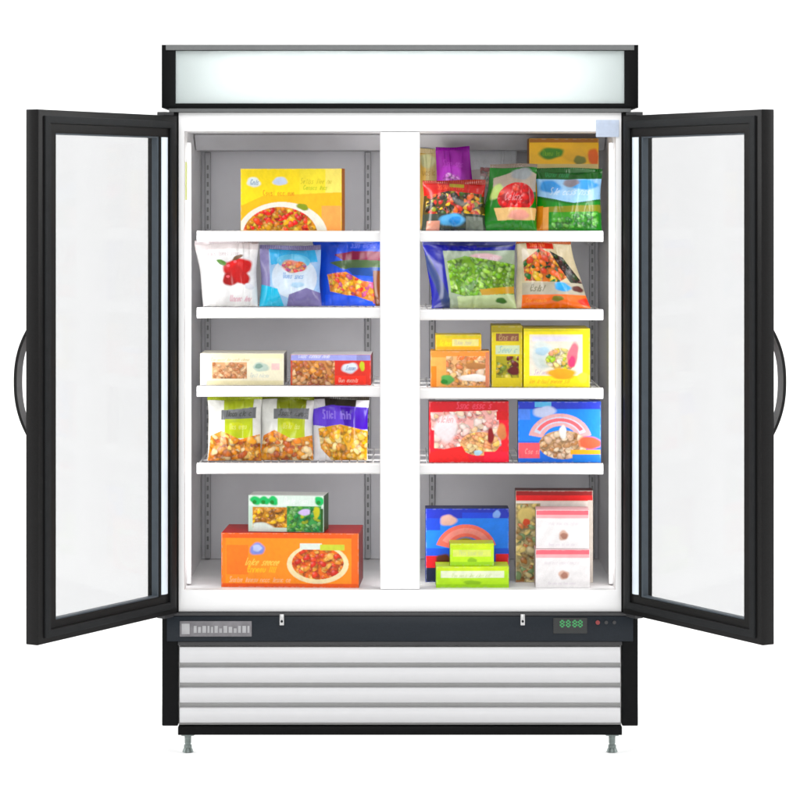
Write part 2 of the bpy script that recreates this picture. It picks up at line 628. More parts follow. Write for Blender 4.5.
class Canvas:
    """what is printed on one face, in photo pixel coordinates"""

    def __init__(s, x0, y0, x1, y1, bg):
        s.b = (x0, y0, x1, y1)
        s.nx = max(8, int((x1 - x0) * SS))
        s.ny = max(8, int((y1 - y0) * SS))
        s.x, s.y = np.meshgrid(np.linspace(x0, x1, s.nx), np.linspace(y0, y1, s.ny))
        s.a = np.empty((s.ny, s.nx, 3))
        s.a[:] = alb(bg)

    def put(s, m, c, a=1.0):
        c = alb(c)
        s.a[m] = s.a[m] * (1 - a) + c * a
        return m

    def rect(s, x0, y0, x1, y1, c, a=1.0):
        return s.put((s.x >= x0) & (s.x < x1) & (s.y >= y0) & (s.y < y1), c, a)

    def ell(s, cx, cy, rx, ry, c, rot=0, a=1.0):
        t = math.radians(rot)
        dx, dy = s.x - cx, s.y - cy
        u = (dx * math.cos(t) + dy * math.sin(t)) / rx
        v = (-dx * math.sin(t) + dy * math.cos(t)) / ry
        ph = np.arctan2(v, u)
        q = RNG.uniform(0, 6.28, 3)
        wob = 1 + .07 * np.sin(2 * ph + q[0]) + .06 * np.sin(3 * ph + q[1]) + .04 * np.sin(5 * ph + q[2])
        d = np.hypot(u, v) / (wob if max(rx, ry) < 16 else 1)
        m = d <= 1
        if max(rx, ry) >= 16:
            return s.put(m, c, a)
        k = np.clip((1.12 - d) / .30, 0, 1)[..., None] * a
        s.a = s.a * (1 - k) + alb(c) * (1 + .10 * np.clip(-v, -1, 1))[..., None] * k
        return m

    def poly(s, pts, c, a=1.0):
        m = np.zeros(s.x.shape, bool)
        n = len(pts)
        j = n - 1
        for i in range(n):
            xi, yi = pts[i]
            xj, yj = pts[j]
            if yi != yj:
                m ^= ((yi > s.y) != (yj > s.y)) & (s.x < (xj - xi) * (s.y - yi) / (yj - yi) + xi)
            j = i
        return s.put(m, c, a)

    def arc(s, cx, cy, r0, r1, a0, a1, c, sy=1.0):
        dx, dy = s.x - cx, (cy - s.y) / sy
        r = np.hypot(dx, dy)
        t = np.degrees(np.arctan2(dy, dx)) % 360
        return s.put((r >= r0) & (r <= r1) & (t >= a0) & (t <= a1), c)

    def bits(s, mask, cols, n, r0, r1, flat=1.0):
        """pieces of food: n overlapping lumps inside a mask, each with a lit flank"""
        ys, xs = np.nonzero(mask)
        if len(xs) == 0:
            return
        for k in range(n):
            q = RNG.integers(len(xs))
            cx, cy = s.x[ys[q], xs[q]], s.y[ys[q], xs[q]]
            r = RNG.uniform(r0, r1)
            c = cols[RNG.integers(len(cols))]
            t = RNG.uniform(0, math.pi)
            dx, dy = s.x - cx, s.y - cy
            u = (dx * math.cos(t) + dy * math.sin(t)) / r
            v = (-dx * math.sin(t) + dy * math.cos(t)) / (r * RNG.uniform(.55, .95) * flat)
            ph = np.arctan2(v, u)
            wob = 1 + RNG.uniform(.05, .22) * np.sin(2 * ph + t * 3) + RNG.uniform(.03, .16) * np.sin(3 * ph + t * 7)
            d = (u * u + v * v) / wob ** 2
            sh = (np.hypot(dx - .35 * r, dy - .45 * r) < r * 1.02) & mask
            s.a[sh] *= .72
            m = (d <= 1) & mask
            hl = np.clip(1 - np.hypot(dx + .35 * r, dy + .4 * r) / (.75 * r), 0, 1)
            k_ = (1.12 - .5 * d ** 1.5)[..., None] * alb(c) * RNG.uniform(0.85, 1.12) + .16 * hl[..., None] ** 2
            s.a[m] = np.clip(k_[m], 0, .88)

    def stroke(s, pts, w, c):
        """a pen stroke of width w along a polyline"""
        m = np.zeros(s.x.shape, bool)
        for (ax, ay), (bx_, by) in zip(pts, pts[1:]):
            dx, dy = bx_ - ax, by - ay
            L = dx * dx + dy * dy + 1e-9
            t = np.clip(((s.x - ax) * dx + (s.y - ay) * dy) / L, 0, 1)
            m |= np.hypot(s.x - ax - t * dx, s.y - ay - t * dy) < w / 2
        return s.put(m, c, .74)

    def words(s, x0, y0, x1, y1, c, lines=1, seed=0):
        """flowing pen strokes of the size of the printed lettering, too small to read in the photograph"""
        seed = int(abs(x0 * 7.3 + y0 * 13.7 + seed * 101))
        r = np.random.default_rng(seed)
        h = (y1 - y0) / lines
        for k in range(lines):
            yb, xh = y0 + (k + .92) * h, h * .52
            xx, end = x0 + .1 * h, x1
            first = True
            while xx < end - h * .6:
                n = int(r.integers(3, 7))
                wd = h * r.uniform(.42, .55)
                sl_ = .16 * h * (seed % 3)
                pw = max(.55, h * (.10 + .02 * (seed % 4)))
                for i in range(n):
                    if xx > end - h * .3:
                        break
                    tall = h * .92 if (first and i == 0) else xh
                    g = int(r.integers(0, 6))
                    T_ = lambda q: [(xx + wd * a_ + sl_ * b_, yb - tall * b_) for a_, b_ in q]
                    if g == 0:
                        s.stroke(T_([(.05, 0), (.05, 1), (.4, 1.0), (.65, .75), (.65, 0)]), pw, c)
                    elif g == 1:
                        s.stroke(T_([(.6, .85), (.35, 1), (.08, .7), (.08, .3), (.35, 0), (.62, .2)]), pw, c)
                    elif g == 2:
                        s.stroke(T_([(.35, 0), (.35, 1.5 if tall == xh else 1)]), pw, c)
                    elif g == 3:
                        s.stroke(T_([(.08, .5), (.6, .55), (.5, 1), (.15, .95), (.05, .4), (.3, 0), (.6, .12)]), pw, c)
                    elif g == 4:
                        s.stroke(T_([(.6, .95), (.25, 1), (.15, .7), (.55, .4), (.5, .02), (.1, .05)]), pw, c)
                    else:
                        s.stroke(T_([(.05, 1), (.1, .2), (.35, 0), (.6, .2), (.62, 1)]), pw, c)
                    xx += wd * (.85 if g != 2 else .6)
                first = False
                xx += h * .42

    def logo(s, cx, cy, rx, ry, fill, rim, ink=None, rot=0):
        s.ell(cx, cy, rx, ry, rim, rot)
        s.ell(cx, cy, rx - .9, ry - .9, fill, rot)
        if ink:
            s.words(cx - rx * .68, cy - ry * .55, cx + rx * .72, cy + ry * .5, ink, 1, int(cx))

    def shade(s, hx, a=.5, vert=True, rev=False):
        """a printed tint that fades across the face"""
        t = (s.y - s.b[1]) / (s.b[3] - s.b[1]) if vert else (s.x - s.b[0]) / (s.b[2] - s.b[0])
        t = np.clip(1 - t if rev else t, 0, 1)[..., None] * a
        s.a = s.a * (1 - t) + alb(hx) * t

    hexbg = '#888888'

    def finish(s, wear=True):
        """uneven ink over the whole face and pale scuffs along worn card edges"""
        n = np.zeros(s.x.shape)
        for k in range(14):
            f, g = RNG.normal(0, .16, 2) * (1 + k % 3 * 1.6)
            n += np.sin(f * s.x + g * s.y + RNG.uniform(0, 6.28)) / 14
        s.a *= (1 + .16 * n)[..., None]
        if wear:
            ex = np.minimum(s.x - s.b[0], s.b[2] - s.x)
            ey = np.minimum(s.y - s.b[1], s.b[3] - s.y)
            e = np.minimum(ex, ey)
            w_ = np.zeros(s.x.shape)
            for k in range(10):
                f, g = RNG.normal(0, .8, 2)
                w_ += np.sin(f * s.x + g * s.y + RNG.uniform(0, 6.28)) / 10
            k = (np.clip(1 - e / 0.9, 0, 1) * np.clip(.10 + 1.0 * w_, 0, .38))[..., None]
            s.a = s.a * (1 - k) + .62 * k
        s.a = np.clip(s.a, 0, .88)

    def soft(s, k=1):
        for _ in range(k):
            p = np.pad(s.a, ((1, 1), (1, 1), (0, 0)), mode='edge')
            s.a = (p[1:-1, 1:-1] * 4 + p[:-2, 1:-1] + p[2:, 1:-1] + p[1:-1, :-2] + p[1:-1, 2:]) / 8


def raw_mesh(name, verts, quads, cols, m, smooth=None, parent=None):
    me = bpy.data.meshes.new(name)
    me.from_pydata(verts.tolist(), [], quads.tolist() if hasattr(quads, 'tolist') else quads)
    at = me.color_attributes.new('Print', 'FLOAT_COLOR', 'POINT')
    c4 = np.ones((len(verts), 4), np.float32)
    c4[:, :3] = cols
    at.data.foreach_set('color', c4.ravel())
    me.materials.append(m)
    me.update()
    o = bpy.data.objects.new(name, me)
    COL.objects.link(o)
    if parent:
        o.parent = parent
    if smooth:
        me.shade_smooth()
        me.set_sharp_from_angle(angle=math.radians(smooth))
    return o


def grid_quads(nx, ny, off=0, flip=False):
    i = np.arange(ny - 1)[:, None] * nx + np.arange(nx - 1)[None, :]
    q = np.stack([i, i + 1, i + nx + 1, i + nx], -1).reshape(-1, 4) + off
    return q[:, ::-1] if flip else q


def carton(name, label, cat, x0, y0, x1, zb, yf, dep, paint, bg, top=None, side=None, rot=0, paint_side=None, group=None,
           seam=None):
    """a card box: base at zb, front face at depth yf, front outline x0..x1 / y0 in photo pixels"""
    y1 = row(zb, yf)
    c = Canvas(x0, y0, x1, y1, bg)
    c.hexbg = bg
    if paint:
        paint(c)
    c.finish()
    c.soft()
    rot += RNG.uniform(-1.2, 1.2)
    sc = P * (D + yf) / D
    W = (x1 - x0) * sc / math.cos(math.radians(rot))
    H = Z(y0, yf) - zb
    e = 0.0012
    # body
    bm = bmesh.new()
    bx(bm, -W / 2, W / 2, 0, dep, 0, H, e, 0, 2)
    bm.verts.ensure_lookup_table()
    bmesh.ops.recalc_face_normals(bm, faces=bm.faces)
    v = [tuple(q.co) for q in bm.verts]
    for q in bm.faces:
        q.index
    bm.verts.index_update()
    faces = [[q.index for q in f.verts] for f in bm.faces]
    bm.free()
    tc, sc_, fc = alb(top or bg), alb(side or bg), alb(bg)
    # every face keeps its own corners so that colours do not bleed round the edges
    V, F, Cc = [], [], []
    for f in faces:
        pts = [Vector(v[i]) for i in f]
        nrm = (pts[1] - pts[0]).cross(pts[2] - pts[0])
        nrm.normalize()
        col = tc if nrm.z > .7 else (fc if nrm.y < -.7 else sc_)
        b = len(V)
        V += [tuple(p) for p in pts]
        Cc += [col] * len(pts)
        F.append(list(range(b, b + len(pts))))
    # printed front, a hair proud of the board
    off = len(V)
    fx = np.linspace(-W / 2 + e, W / 2 - e, c.nx)
    fz_ = np.linspace(H - e, e, c.ny)
    gx_, gz_ = np.meshgrid(fx, fz_)
    bulge = np.sin(np.pi * (gx_ / W + .5)) * np.sin(np.pi * gz_ / H)
    gy_ = -0.0004 - 0.0022 * np.clip(bulge, 0, 1) * (1 + .5 * np.sin(gx_ * 31 + x0) * np.sin(gz_ * 23 + y0))
    V = np.array(V)
    V = np.vstack([V, np.stack([gx_, gy_, gz_], -1).reshape(-1, 3)])
    Cc = np.vstack([np.array(Cc), c.a.reshape(-1, 3)])
    F += grid_quads(c.nx, c.ny, off, True).tolist()
    if paint_side:                                   # printed left end
        cs = Canvas(0, y0, dep / sc, y1, side or bg)
        cs.hexbg = side or bg
        paint_side(cs)
        cs.finish()
        cs.soft()
        off = len(V)
        sy, szz = np.meshgrid(np.linspace(dep - e, e, cs.nx), np.linspace(H - e, e, cs.ny))
        V = np.vstack([V, np.stack([np.full_like(sy, -W / 2 - 0.0004), sy, szz], -1).reshape(-1, 3)])
        Cc = np.vstack([Cc, cs.a.reshape(-1, 3)])
        F += grid_quads(cs.nx, cs.ny, off, True).tolist()
    o = raw_mesh(name, V, F, Cc, M['card'])
    o.location = (X((x0 + x1) / 2, yf), yf, zb)
    o.rotation_euler = (0, 0, math.radians(rot))
    tag(o, label, cat, group)
    if seam:                                          # tear strip along the closed end of the box
        bm = bmesh.new()
        bx(bm, -W / 2 + .004, W / 2 - .004, dep * .32, dep * .34, H, H + 0.0008)
    return o, zb + H


def bag(name, label, cat, x0, y0, x1, zb, yf, thick, paint, bg, seal, lean=7, rot=0, flare=(0, 0, 0, 0), seed=0, group=None,
        crumple=1.0, seal_h=3.5):
    """a filled film pouch standing on zb; flare shifts its corners (bottom left, bottom right, top left, top right) in pixels"""
    y1 = row(zb, yf)
    c = Canvas(x0, y0 + seal_h, x1, y1, bg)
    c.hexbg = bg
    if paint:
        paint(c)
    c.finish(False)
    c.soft()
    r = np.random.default_rng(seed + 100)
    sc = P * (D + yf) / D
    H = Z(y0 + seal_h, yf) - zb
    W = (x1 - x0) * sc
    u = np.linspace(-1, 1, c.nx)
    v = np.linspace(1, 0, c.ny)
    U, Vv = np.meshgrid(u, v)
    left = (flare[0] * (1 - Vv) + flare[2] * Vv) * sc
    right = (flare[1] * (1 - Vv) + flare[3] * Vv) * sc
    xm = (U + 1) / 2
    pinch = 1 - 0.045 * np.sin(np.pi * np.clip(Vv, 0, 1)) + 0.012 * np.sin(9 * Vv + r.uniform(0, 6))
    Xx = U * W / 2 * pinch + left * (1 - xm) + right * xm
    prof = (np.clip(Vv, 0, 1) ** 0.45) * (np.clip(1 - Vv, 0, 1) ** 0.75)
    prof = prof / prof.max()
    th = thick * (np.clip(1 - np.abs(U) ** 2.4, 0, 1) ** 0.75) * prof
    w = np.zeros_like(U)
    for k in range(9):
        f = r.uniform(3, 10)
        g = r.uniform(-5, 5)
        w += np.sin(f * U + g * Vv + r.uniform(0, 6.28)) / 9
    fold = np.zeros_like(U)                           # creases running down from the seals
    for k in range(7):
        cx, wd, s = r.uniform(-.9, .9), r.uniform(.03, .08), r.uniform(-.5, .5)
        for base in (1, 0):
            dv = np.abs(Vv - base)
            fold += r.uniform(-1, 1) * np.exp(-((U - cx - s * dv) / wd) ** 2) * np.exp(-dv * 5)
    edge = np.clip(1 - np.abs(U), 0, 1) ** 0.4 * np.clip(prof * 3, 0, 1)
    disp = crumple * edge * (0.014 * w + 0.0085 * fold)
    zz = Vv * H + 0.0025 * np.sin(2.3 * U + r.uniform(0, 6)) * Vv
    yfm = -th * 0.62 - disp - 0.0008
    ybm = th * 0.38 + 0.0008
    nx, ny = c.nx, c.ny
    V = np.vstack([np.stack([Xx, yfm, zz], -1).reshape(-1, 3), np.stack([Xx, ybm, zz], -1).reshape(-1, 3)])
    Fq = np.vstack([grid_quads(nx, ny, 0, True), grid_quads(nx, ny, nx * ny, False)]).tolist()
    o2 = nx * ny
    for j in range(ny - 1):
        for e_ in (0, nx - 1):
            a, b = j * nx + e_, (j + 1) * nx + e_
            Fq.append([a, b, b + o2, a + o2] if e_ == 0 else [b, a, a + o2, b + o2])
    for i in range(nx - 1):
        Fq.append([i, i + 1, i + 1 + o2, i + o2])
        a, b = (ny - 1) * nx + i, (ny - 1) * nx + i + 1
        Fq.append([b, a, a + o2, b + o2])
    Cc = np.vstack([c.a.reshape(-1, 3), np.repeat(alb(bg)[None], nx * ny, 0)])
    o = raw_mesh(name, V, Fq, Cc, M['film'], smooth=70)
    o.location = (X((x0 + x1) / 2, yf), yf + thick * .62, zb)
    o.rotation_euler = (math.radians(-lean), 0, math.radians(rot))
    tag(o, label, cat, group)
    # crimped seal along the top
    n = 60
    xs = np.linspace(Xx[0, 0], Xx[0, -1], n)
    zig = 0.0012 * np.cos(np.arange(n) * math.pi) + 0.004 * np.sin(np.linspace(0, 1, n) * 7 + seed)
    sh = seal_h * sc
    zt_ = zz[0, 0] + 0.002 * np.sin(np.linspace(0, 1, n) * 5 + seed)
    base = np.interp(xs, Xx[0], yfm[0])
    A = np.stack([xs, base, np.full(n, zz[0].min())], -1)
    B = np.stack([xs, base + zig, zt_ + sh * .5], -1)
    C_ = np.stack([xs, base + zig * 1.5, zt_ + sh], -1)
    q = 0.0016
    rows_ = [A, B, C_, C_ + (0, q, 0), B + (0, q, 0), A + (0, q, 0)]
    Vs = np.vstack(rows_)
    Fs = []
    for k in range(6):
        for i in range(n - 1):
            a, b = k * n + i, ((k + 1) % 6) * n + i
            Fs.append([a, a + 1, b + 1, b])
    raw_mesh('seal', Vs, Fs, np.repeat(alb(seal)[None], len(Vs), 0), M['film'], smooth=40, parent=o)
    return o


# --------------------------- left bay, first shelf: pizza carton
def p(c):
    c.rect(240, 168, 300, 205, '#ffe312')
    c.rect(325, 168, 344, 230, '#ffec86')
    c.rect(300, 168, 326, 204, '#fbe766')
    c.poly([(240, 206), (262, 196), (344, 192), (344, 232), (240, 232)], '#ffc23a')
    c.rect(322, 206, 344, 232, '#ffb06a')
    c.ell(282, 236, 46, 34, '#f4f1e4')
    m = c.ell(280, 236, 38, 29, '#e09428')
    c.bits(m, ['#f0b440', '#e8902a', '#c85a18', '#e83818', '#d42a14', '#f6d468', '#b8863a'], 90, 1.6, 4.2)
    m = (c.x > 246) & (c.x < 308) & (c.y > 212) & m
    c.bits(m, ['#e83414', '#f05020', '#d8a030', '#c03014'], 34, 2.0, 4.0)
    c.ell(303, 207, 6, 3.5, '#8a9a3a', 20)
    c.ell(253, 182, 7, 5, '#e9f2f2')
    c.ell(280, 181, 7, 4.6, '#cfdcf4')
    c.words(249, 179, 258, 185, '#5a7fb0', 1, 3)
    c.words(300, 178, 333, 184, '#c2b23c', 1, 4)
    c.words(303, 185, 328, 190, '#b6c24a', 1, 5)
    c.words(262, 190, 298, 196, '#e07a20', 1, 6)


carton('pizza_carton', 'yellow pizza carton standing alone on the top shelf, its pizza at the lower edge', 'carton',
       240, 168.5, 342, SHELF['L1'], 0.11, 0.05, p, '#ffd83a', '#e8c8b0', '#a8641a', rot=-10)


# --------------------------- left bay, second shelf
def p(c):
    c.rect(190, 236, 262, 250, '#e4dcdc')
    c.ell(236, 272, 23, 20, '#fbfbfb')
    for x, y, rr, k in ((231, 270, 8.5, '#c80a14'), (245, 268, 8, '#d8101c'), (230, 281, 8, '#a00810'), (243, 280, 7.5, '#b80a14'), (238, 266, 7, '#e01828')):
        c.ell(x, y, rr, rr * .95, k)
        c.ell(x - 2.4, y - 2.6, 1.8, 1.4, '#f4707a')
    c.ell(222, 264, 5, 2.8, '#5a8a3a', 30)
    c.ell(238, 259, 5.5, 2.2, '#7a5a40', -30)
    c.ell(237, 274, 7, 7, '#b80a16')
    c.words(208, 252, 240, 257, '#c8b8bc', 1, 8)
    c.words(227, 297, 252, 303, '#e0a8b8', 1, 9)
    c.ell(249, 288, 5, 3, '#e8e8ee')


bag('fruit_bag', 'white bag with a cluster of dark red cherries on it', 'food bag', 198, 240, 257, SHELF['L2'], 0.10, 0.07, p,
    '#f4f3f3', '#ddd2d4', flare=(4, 0, -5, 0), seed=1)


def p(c):
    c.rect(255, 240, 268, 308, '#8c86b4')
    c.poly([(268, 246), (314, 246), (318, 262), (270, 266)], '#55baf0')
    c.ell(294, 279, 24, 21, '#dce9f6')
    c.ell(293, 262, 17, 8, '#7cd0f6')
    m = c.ell(293, 267, 12, 7, '#f09a8a')
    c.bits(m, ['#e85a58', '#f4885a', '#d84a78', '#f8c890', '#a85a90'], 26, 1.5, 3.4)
    c.words(281, 274, 308, 280, '#7da4d8', 1, 2)
    c.poly([(258, 285), (276, 290), (284, 308), (258, 308)], '#2cc0e4')
    c.poly([(288, 296), (306, 289), (322, 294), (322, 308), (286, 308)], '#7a72a4')  # shadow at the foot of the bag, painted into its colours
    c.ell(297, 286, 7, 3, '#b8d8f0')


bag('snack_bag', 'pale sky blue bag between the cherry bag and the royal blue bag', 'food bag',
    259, 246, 321, SHELF['L2'], 0.115, 0.06, p, '#a8cbee', '#8c86b0', seed=2, rot=4)


def p(c):
    c.rect(310, 236, 400, 310, '#0a52d8')
    c.poly([(330, 236), (400, 236), (400, 262), (345, 258)], '#1a49c4')
    c.poly([(334, 256), (352, 251), (400, 252), (400, 261), (344, 262)], '#7a2240')
    c.poly([(328, 264), (350, 260), (400, 262), (400, 272), (340, 270)], '#48603c')
    c.poly([(346, 269), (400, 268), (400, 280), (352, 276)], '#17458a')
    c.words(350, 240, 378, 248, '#6a7ae0', 1, 4)
    m = c.poly([(324, 276), (345, 273), (362, 282), (376, 284), (384, 308), (356, 299), (326, 293)], '#f0a018')
    c.bits(m, ['#f8c020', '#e87818', '#d83c20', '#ffd860', '#c85a8a', '#e89a50'], 60, 1.8, 4.2)
    c.poly([(320, 296), (352, 297), (372, 303), (372, 310), (320, 310)], '#0a5cf0')
    c.rect(374, 272, 400, 310, '#6a3a20')


bag('snack_bag', 'royal blue bag with dark red and green stripes, beside the centre post', 'food bag',
    313, 239, 389, SHELF['L2'], 0.135, 0.07, p, '#0a4cc8', '#1a50c0', flare=(6, 0, -2, 0), seed=3, rot=-3)


# --------------------------- left bay, third shelf
def p(c):
    c.rect(200, 350, 207, 390, '#dfe4f6')
    c.rect(206, 353, 284, 358, '#f8f4cc')
    m = c.rect(212, 362, 247, 379, '#dfae84')
    c.bits(m, ['#d8a078', '#c88a62', '#e8bc94', '#b87850', '#ecc8a4'], 50, 1.6, 3.6)
    c.ell(261, 367, 8, 5, '#c4d4c8')
    c.ell(259, 366, 4, 2.6, '#8aa69a')
    c.words(250, 373, 272, 378, '#b8c8cc', 1, 1)
    c.rect(272, 363, 280, 370, '#f6d0cc')
    c.words(210, 357.5, 250, 361, '#d8c890', 1, 2)
    c.rect(206, 381, 284, 385, '#efe6c0')


carton('dinner_carton', 'low cream carton with a brown food picture, lying left of the red dinner carton', 'carton',
       200, 353.5, 284, SHELF['L3'], 0.10, 0.17, p, '#f6efd6', '#fbf6e6', '#c8c4c0')


def p(c):
    c.rect(290, 350, 357, 360, '#a5a8e6')
    c.rect(357, 352, 375, 360, '#8f90c8')
    m = c.rect(292, 360, 337, 390, '#c98a58')
    c.bits(m, ['#d8a070', '#c87838', '#e8a058', '#a85a38', '#e0b890', '#b86a4a'], 80, 1.7, 4)
    c.rect(335, 360, 372, 390, '#d23a30')
    c.rect(335, 376, 366, 390, '#ec4034')
    c.ell(350, 368, 8, 5.5, '#dfe8f2')
    c.words(345, 365.5, 356, 370.5, '#5a78a8', 1, 5)
    c.ell(362.5, 366, 2.6, 5, '#c8d030')
    c.words(297, 353, 330, 358, '#e8e8fa', 1, 6)
    c.words(338, 378, 362, 383, '#f8c8b8', 1, 7)


carton('dinner_carton', 'red and brown carton with a lavender band, lying right of the cream carton', 'carton',
       290.5, 354.5, 371, SHELF['L3'], 0.10, 0.17, p, '#c8503c', '#f2efee', '#601418', rot=-2)


# --------------------------- left bay, fourth shelf
def lime_paint(x, top):
    def p(c):
        c.rect(x + 17, 396, x + 47, 411, top)
        c.poly([(x + 14, 411), (x + 50, 409), (x + 50, 420), (x + 14, 421)], '#77797c')
        c.words(x + 18, 411.5, x + 47, 418, '#3a3c36', 1, int(x))
        c.rect(x + 18, 420, x + 47, 440, '#c6d428')
        c.ell(x + 30, 428, 8, 4.5, '#dbe24a')
        c.words(x + 23, 425, x + 43, 431, '#eef29a', 1, int(x) + 1)
        m = c.poly([(x + 3, 437), (x + 15, 432), (x + 34, 441), (x + 54, 436), (x + 56, 466), (x, 466)], '#e69a3a')
        c.bits(m, ['#f0a838', '#e88a20', '#f8c878', '#d8781c', '#f4d8a8', '#e8963a', '#c8641c'], 90, 2.0, 5)
    return p


bag('nugget_bag', 'white and lime bag of orange pieces, farther from the purple bag', 'food bag',
    206, 397, 261, SHELF['L4'], 0.10, 0.06, lime_paint(206, '#b2c01e'), '#f5f5f0', '#a9b622', seed=5, group='white and lime nugget bags')
bag('nugget_bag', 'white and lime bag of orange pieces, touching the purple bag', 'food bag',
    258, 397, 313, SHELF['L4'], 0.115, 0.06, lime_paint(259, '#8c9612'), '#f3f3ee', '#848e14', seed=6, rot=-3,
    group='white and lime nugget bags')


def p(c):
    c.rect(324, 396, 356, 410, '#38352c')
    c.poly([(308, 411), (330, 407), (372, 408), (372, 430), (345, 432), (308, 426)], '#6a48dc')
    c.poly([(340, 409), (372, 408), (372, 430), (345, 430)], '#4a22b8')
    c.words(320, 412, 352, 421, '#a890f4', 1, 3)
    m = c.poly([(316, 430), (340, 426), (370, 432), (368, 464), (330, 462), (318, 450)], '#eab03c')
    c.bits(m, ['#f4bc3c', '#f8d070', '#e8a020', '#fbe0a0', '#dc9418'], 80, 2, 5)


bag('nugget_bag', 'purple and white bag with golden pieces and a black top corner', 'food bag',
    310, 397, 369, SHELF['L4'], 0.12, 0.055, p, '#eeeef2', '#45423a', seed=7, flare=(3, -1, 0, 0))


# --------------------------- left bay, floor
def p(c):
    c.rect(219, 532, 364, 538, '#ef6a26')
    c.rect(225, 538, 355, 586, '#fd9a22')
    c.rect(352, 534, 364, 600, '#fb7616')
    c.rect(226, 545, 248, 575, '#fc8510')
    c.ell(257, 549, 8, 6, '#8894dc')
    c.ell(257, 548, 5, 3.4, '#c4cef4')
    c.words(243, 558, 280, 566, '#fde27a', 1, 2)
    c.words(246, 566, 276, 573, '#fdd24a', 1, 3)
    c.words(228, 577, 290, 583, '#fbc8a4', 1, 4)
    c.ell(318, 564, 31, 20, '#f8e8bc')
    m = c.ell(318, 563, 26, 16.5, '#e9742a')
    c.bits(m, ['#e8641c', '#f08a38', '#d84c18', '#f0a050', '#c84414', '#f4b868'], 90, 1.6, 3.8)
    c.bits(m, ['#d03a12', '#e04a1c'], 9, 3, 4)
    c.rect(300, 543, 322, 549, '#e6eee6')
    c.rect(320, 544, 345, 550, '#d2da62')
    c.rect(219, 584, 366, 600, '#e5642a')


tz = carton('pizza_carton', 'big orange pizza carton on the freezer floor with a smaller carton on its top', 'carton',
            221, 533, 359, SHELF['L5'], 0.06, 0.20, p, '#ff8a16', '#c01410', '#7a1c14', rot=-1.5)[1]


def p(c):
    c.rect(247, 494, 330, 506, '#e6f4ea')
    for x in (253, 262, 271, 318):
        c.ell(x + 2, 500.5, 5.4, 4.6, '#3cc070', 20)
        c.ell(x + 1, 502, 2.2, 2, '#128a3c')
    c.words(283, 497, 314, 504, '#fafafa', 1, 2)
    m = c.rect(252, 507, 288, 528, '#c88c34')
    c.bits(m, ['#e8a830', '#f4c440', '#b8761e', '#d8a058', '#8a5a20'], 60, 1.8, 4)
    c.ell(262, 528, 11, 5, '#e0ece4')
    m = c.rect(287, 506, 322, 540, '#4b9a54')
    c.bits(m, ['#2a8a44', '#66a84c', '#148a4c', '#a8b838', '#3c7a3c', '#7ab06a'], 70, 1.6, 3.6)
    c.ell(305, 512, 6, 3.4, '#d8c4f0')
    c.ell(317, 512, 3.4, 6, '#c8c42c')
    c.rect(321, 508, 324, 540, '#2a5a1c')


carton('vegetable_carton', 'small green and white carton resting on the big orange pizza carton', 'carton',
       248, 495.5, 324, tz + 0.0005, 0.075, 0.10, p, '#cfe6d6', '#e8ece8', '#40583c', rot=-5)


# --------------------------- right bay, first shelf: back row then front row
def p(c):
    c.rect(400, 150, 426, 240, '#e0bc70')
    c.words(405, 168, 436, 176, '#b08a4c', 1, 2)
    c.ell(428, 160, 8, 8, '#d8d8a8')


bag('snack_bag', 'tan bag in the back row, just showing beside the centre post', 'food bag',
    404, 148, 441, SHELF['R1'], 0.33, 0.05, p, '#d2be8a', '#d8c8a0', seed=20)


def p(c):
    c.words(468, 158, 505, 166, '#e4e6ea', 1, 1)
    c.poly([(462, 172), (520, 165), (520, 240), (462, 240)], '#d2cac8')
    m = c.rect(480, 168, 520, 190, '#b4b8b4')
    c.bits(m, ['#c8a8a8', '#d8c0a8', '#a8b0a0', '#e0e0dc', '#b07a7a'], 40, 2, 4)


bag('snack_bag', 'pale silver grey bag in the back row behind the purple bag', 'food bag',
    463, 142, 519, SHELF['R1'], 0.40, 0.05, p, '#eceff2', '#eceff2', seed=21, rot=5)


def p(c):
    c.rect(430, 150, 480, 170, '#94089a')
    c.ell(453, 177, 14, 12, '#b43cc0')
    c.words(442, 160, 468, 168, '#bc50c4', 1, 2)
    m = c.ell(452, 180, 9, 6, '#c06ac8')
    c.bits(m, ['#d888dc', '#a838b0', '#e0b0e0'], 14, 1.5, 3)


bag('fruit_bag', 'vivid purple bag standing behind the dark vegetable bag', 'food bag',
    435, 146, 475, SHELF['R1'], 0.25, 0.06, p, '#9a149e', '#8a0c92', seed=22, rot=-6, flare=(0, 6, 0, -6))


def p(c):
    c.rect(525, 136, 610, 142, '#a86c0c')
    c.ell(551, 153, 13, 6, '#4c8a12')
    c.words(542, 150, 560, 156, '#8ab81e', 1, 2)
    c.ell(575, 154, 12, 9, '#f2bc14')
    c.ell(580, 160, 6, 5, '#7a7c12')
    c.ell(594, 157, 6, 9, '#e8702c')
    c.rect(525, 164, 610, 172, '#d8c48c')


carton('vegetable_carton', 'golden yellow carton with a green oval, tucked behind the other vegetable packs', 'carton',
       529, 138.5, 599, SHELF['R1'], 0.30, 0.05, p, '#ffc814', '#b87a10', '#8a5a10', rot=3)


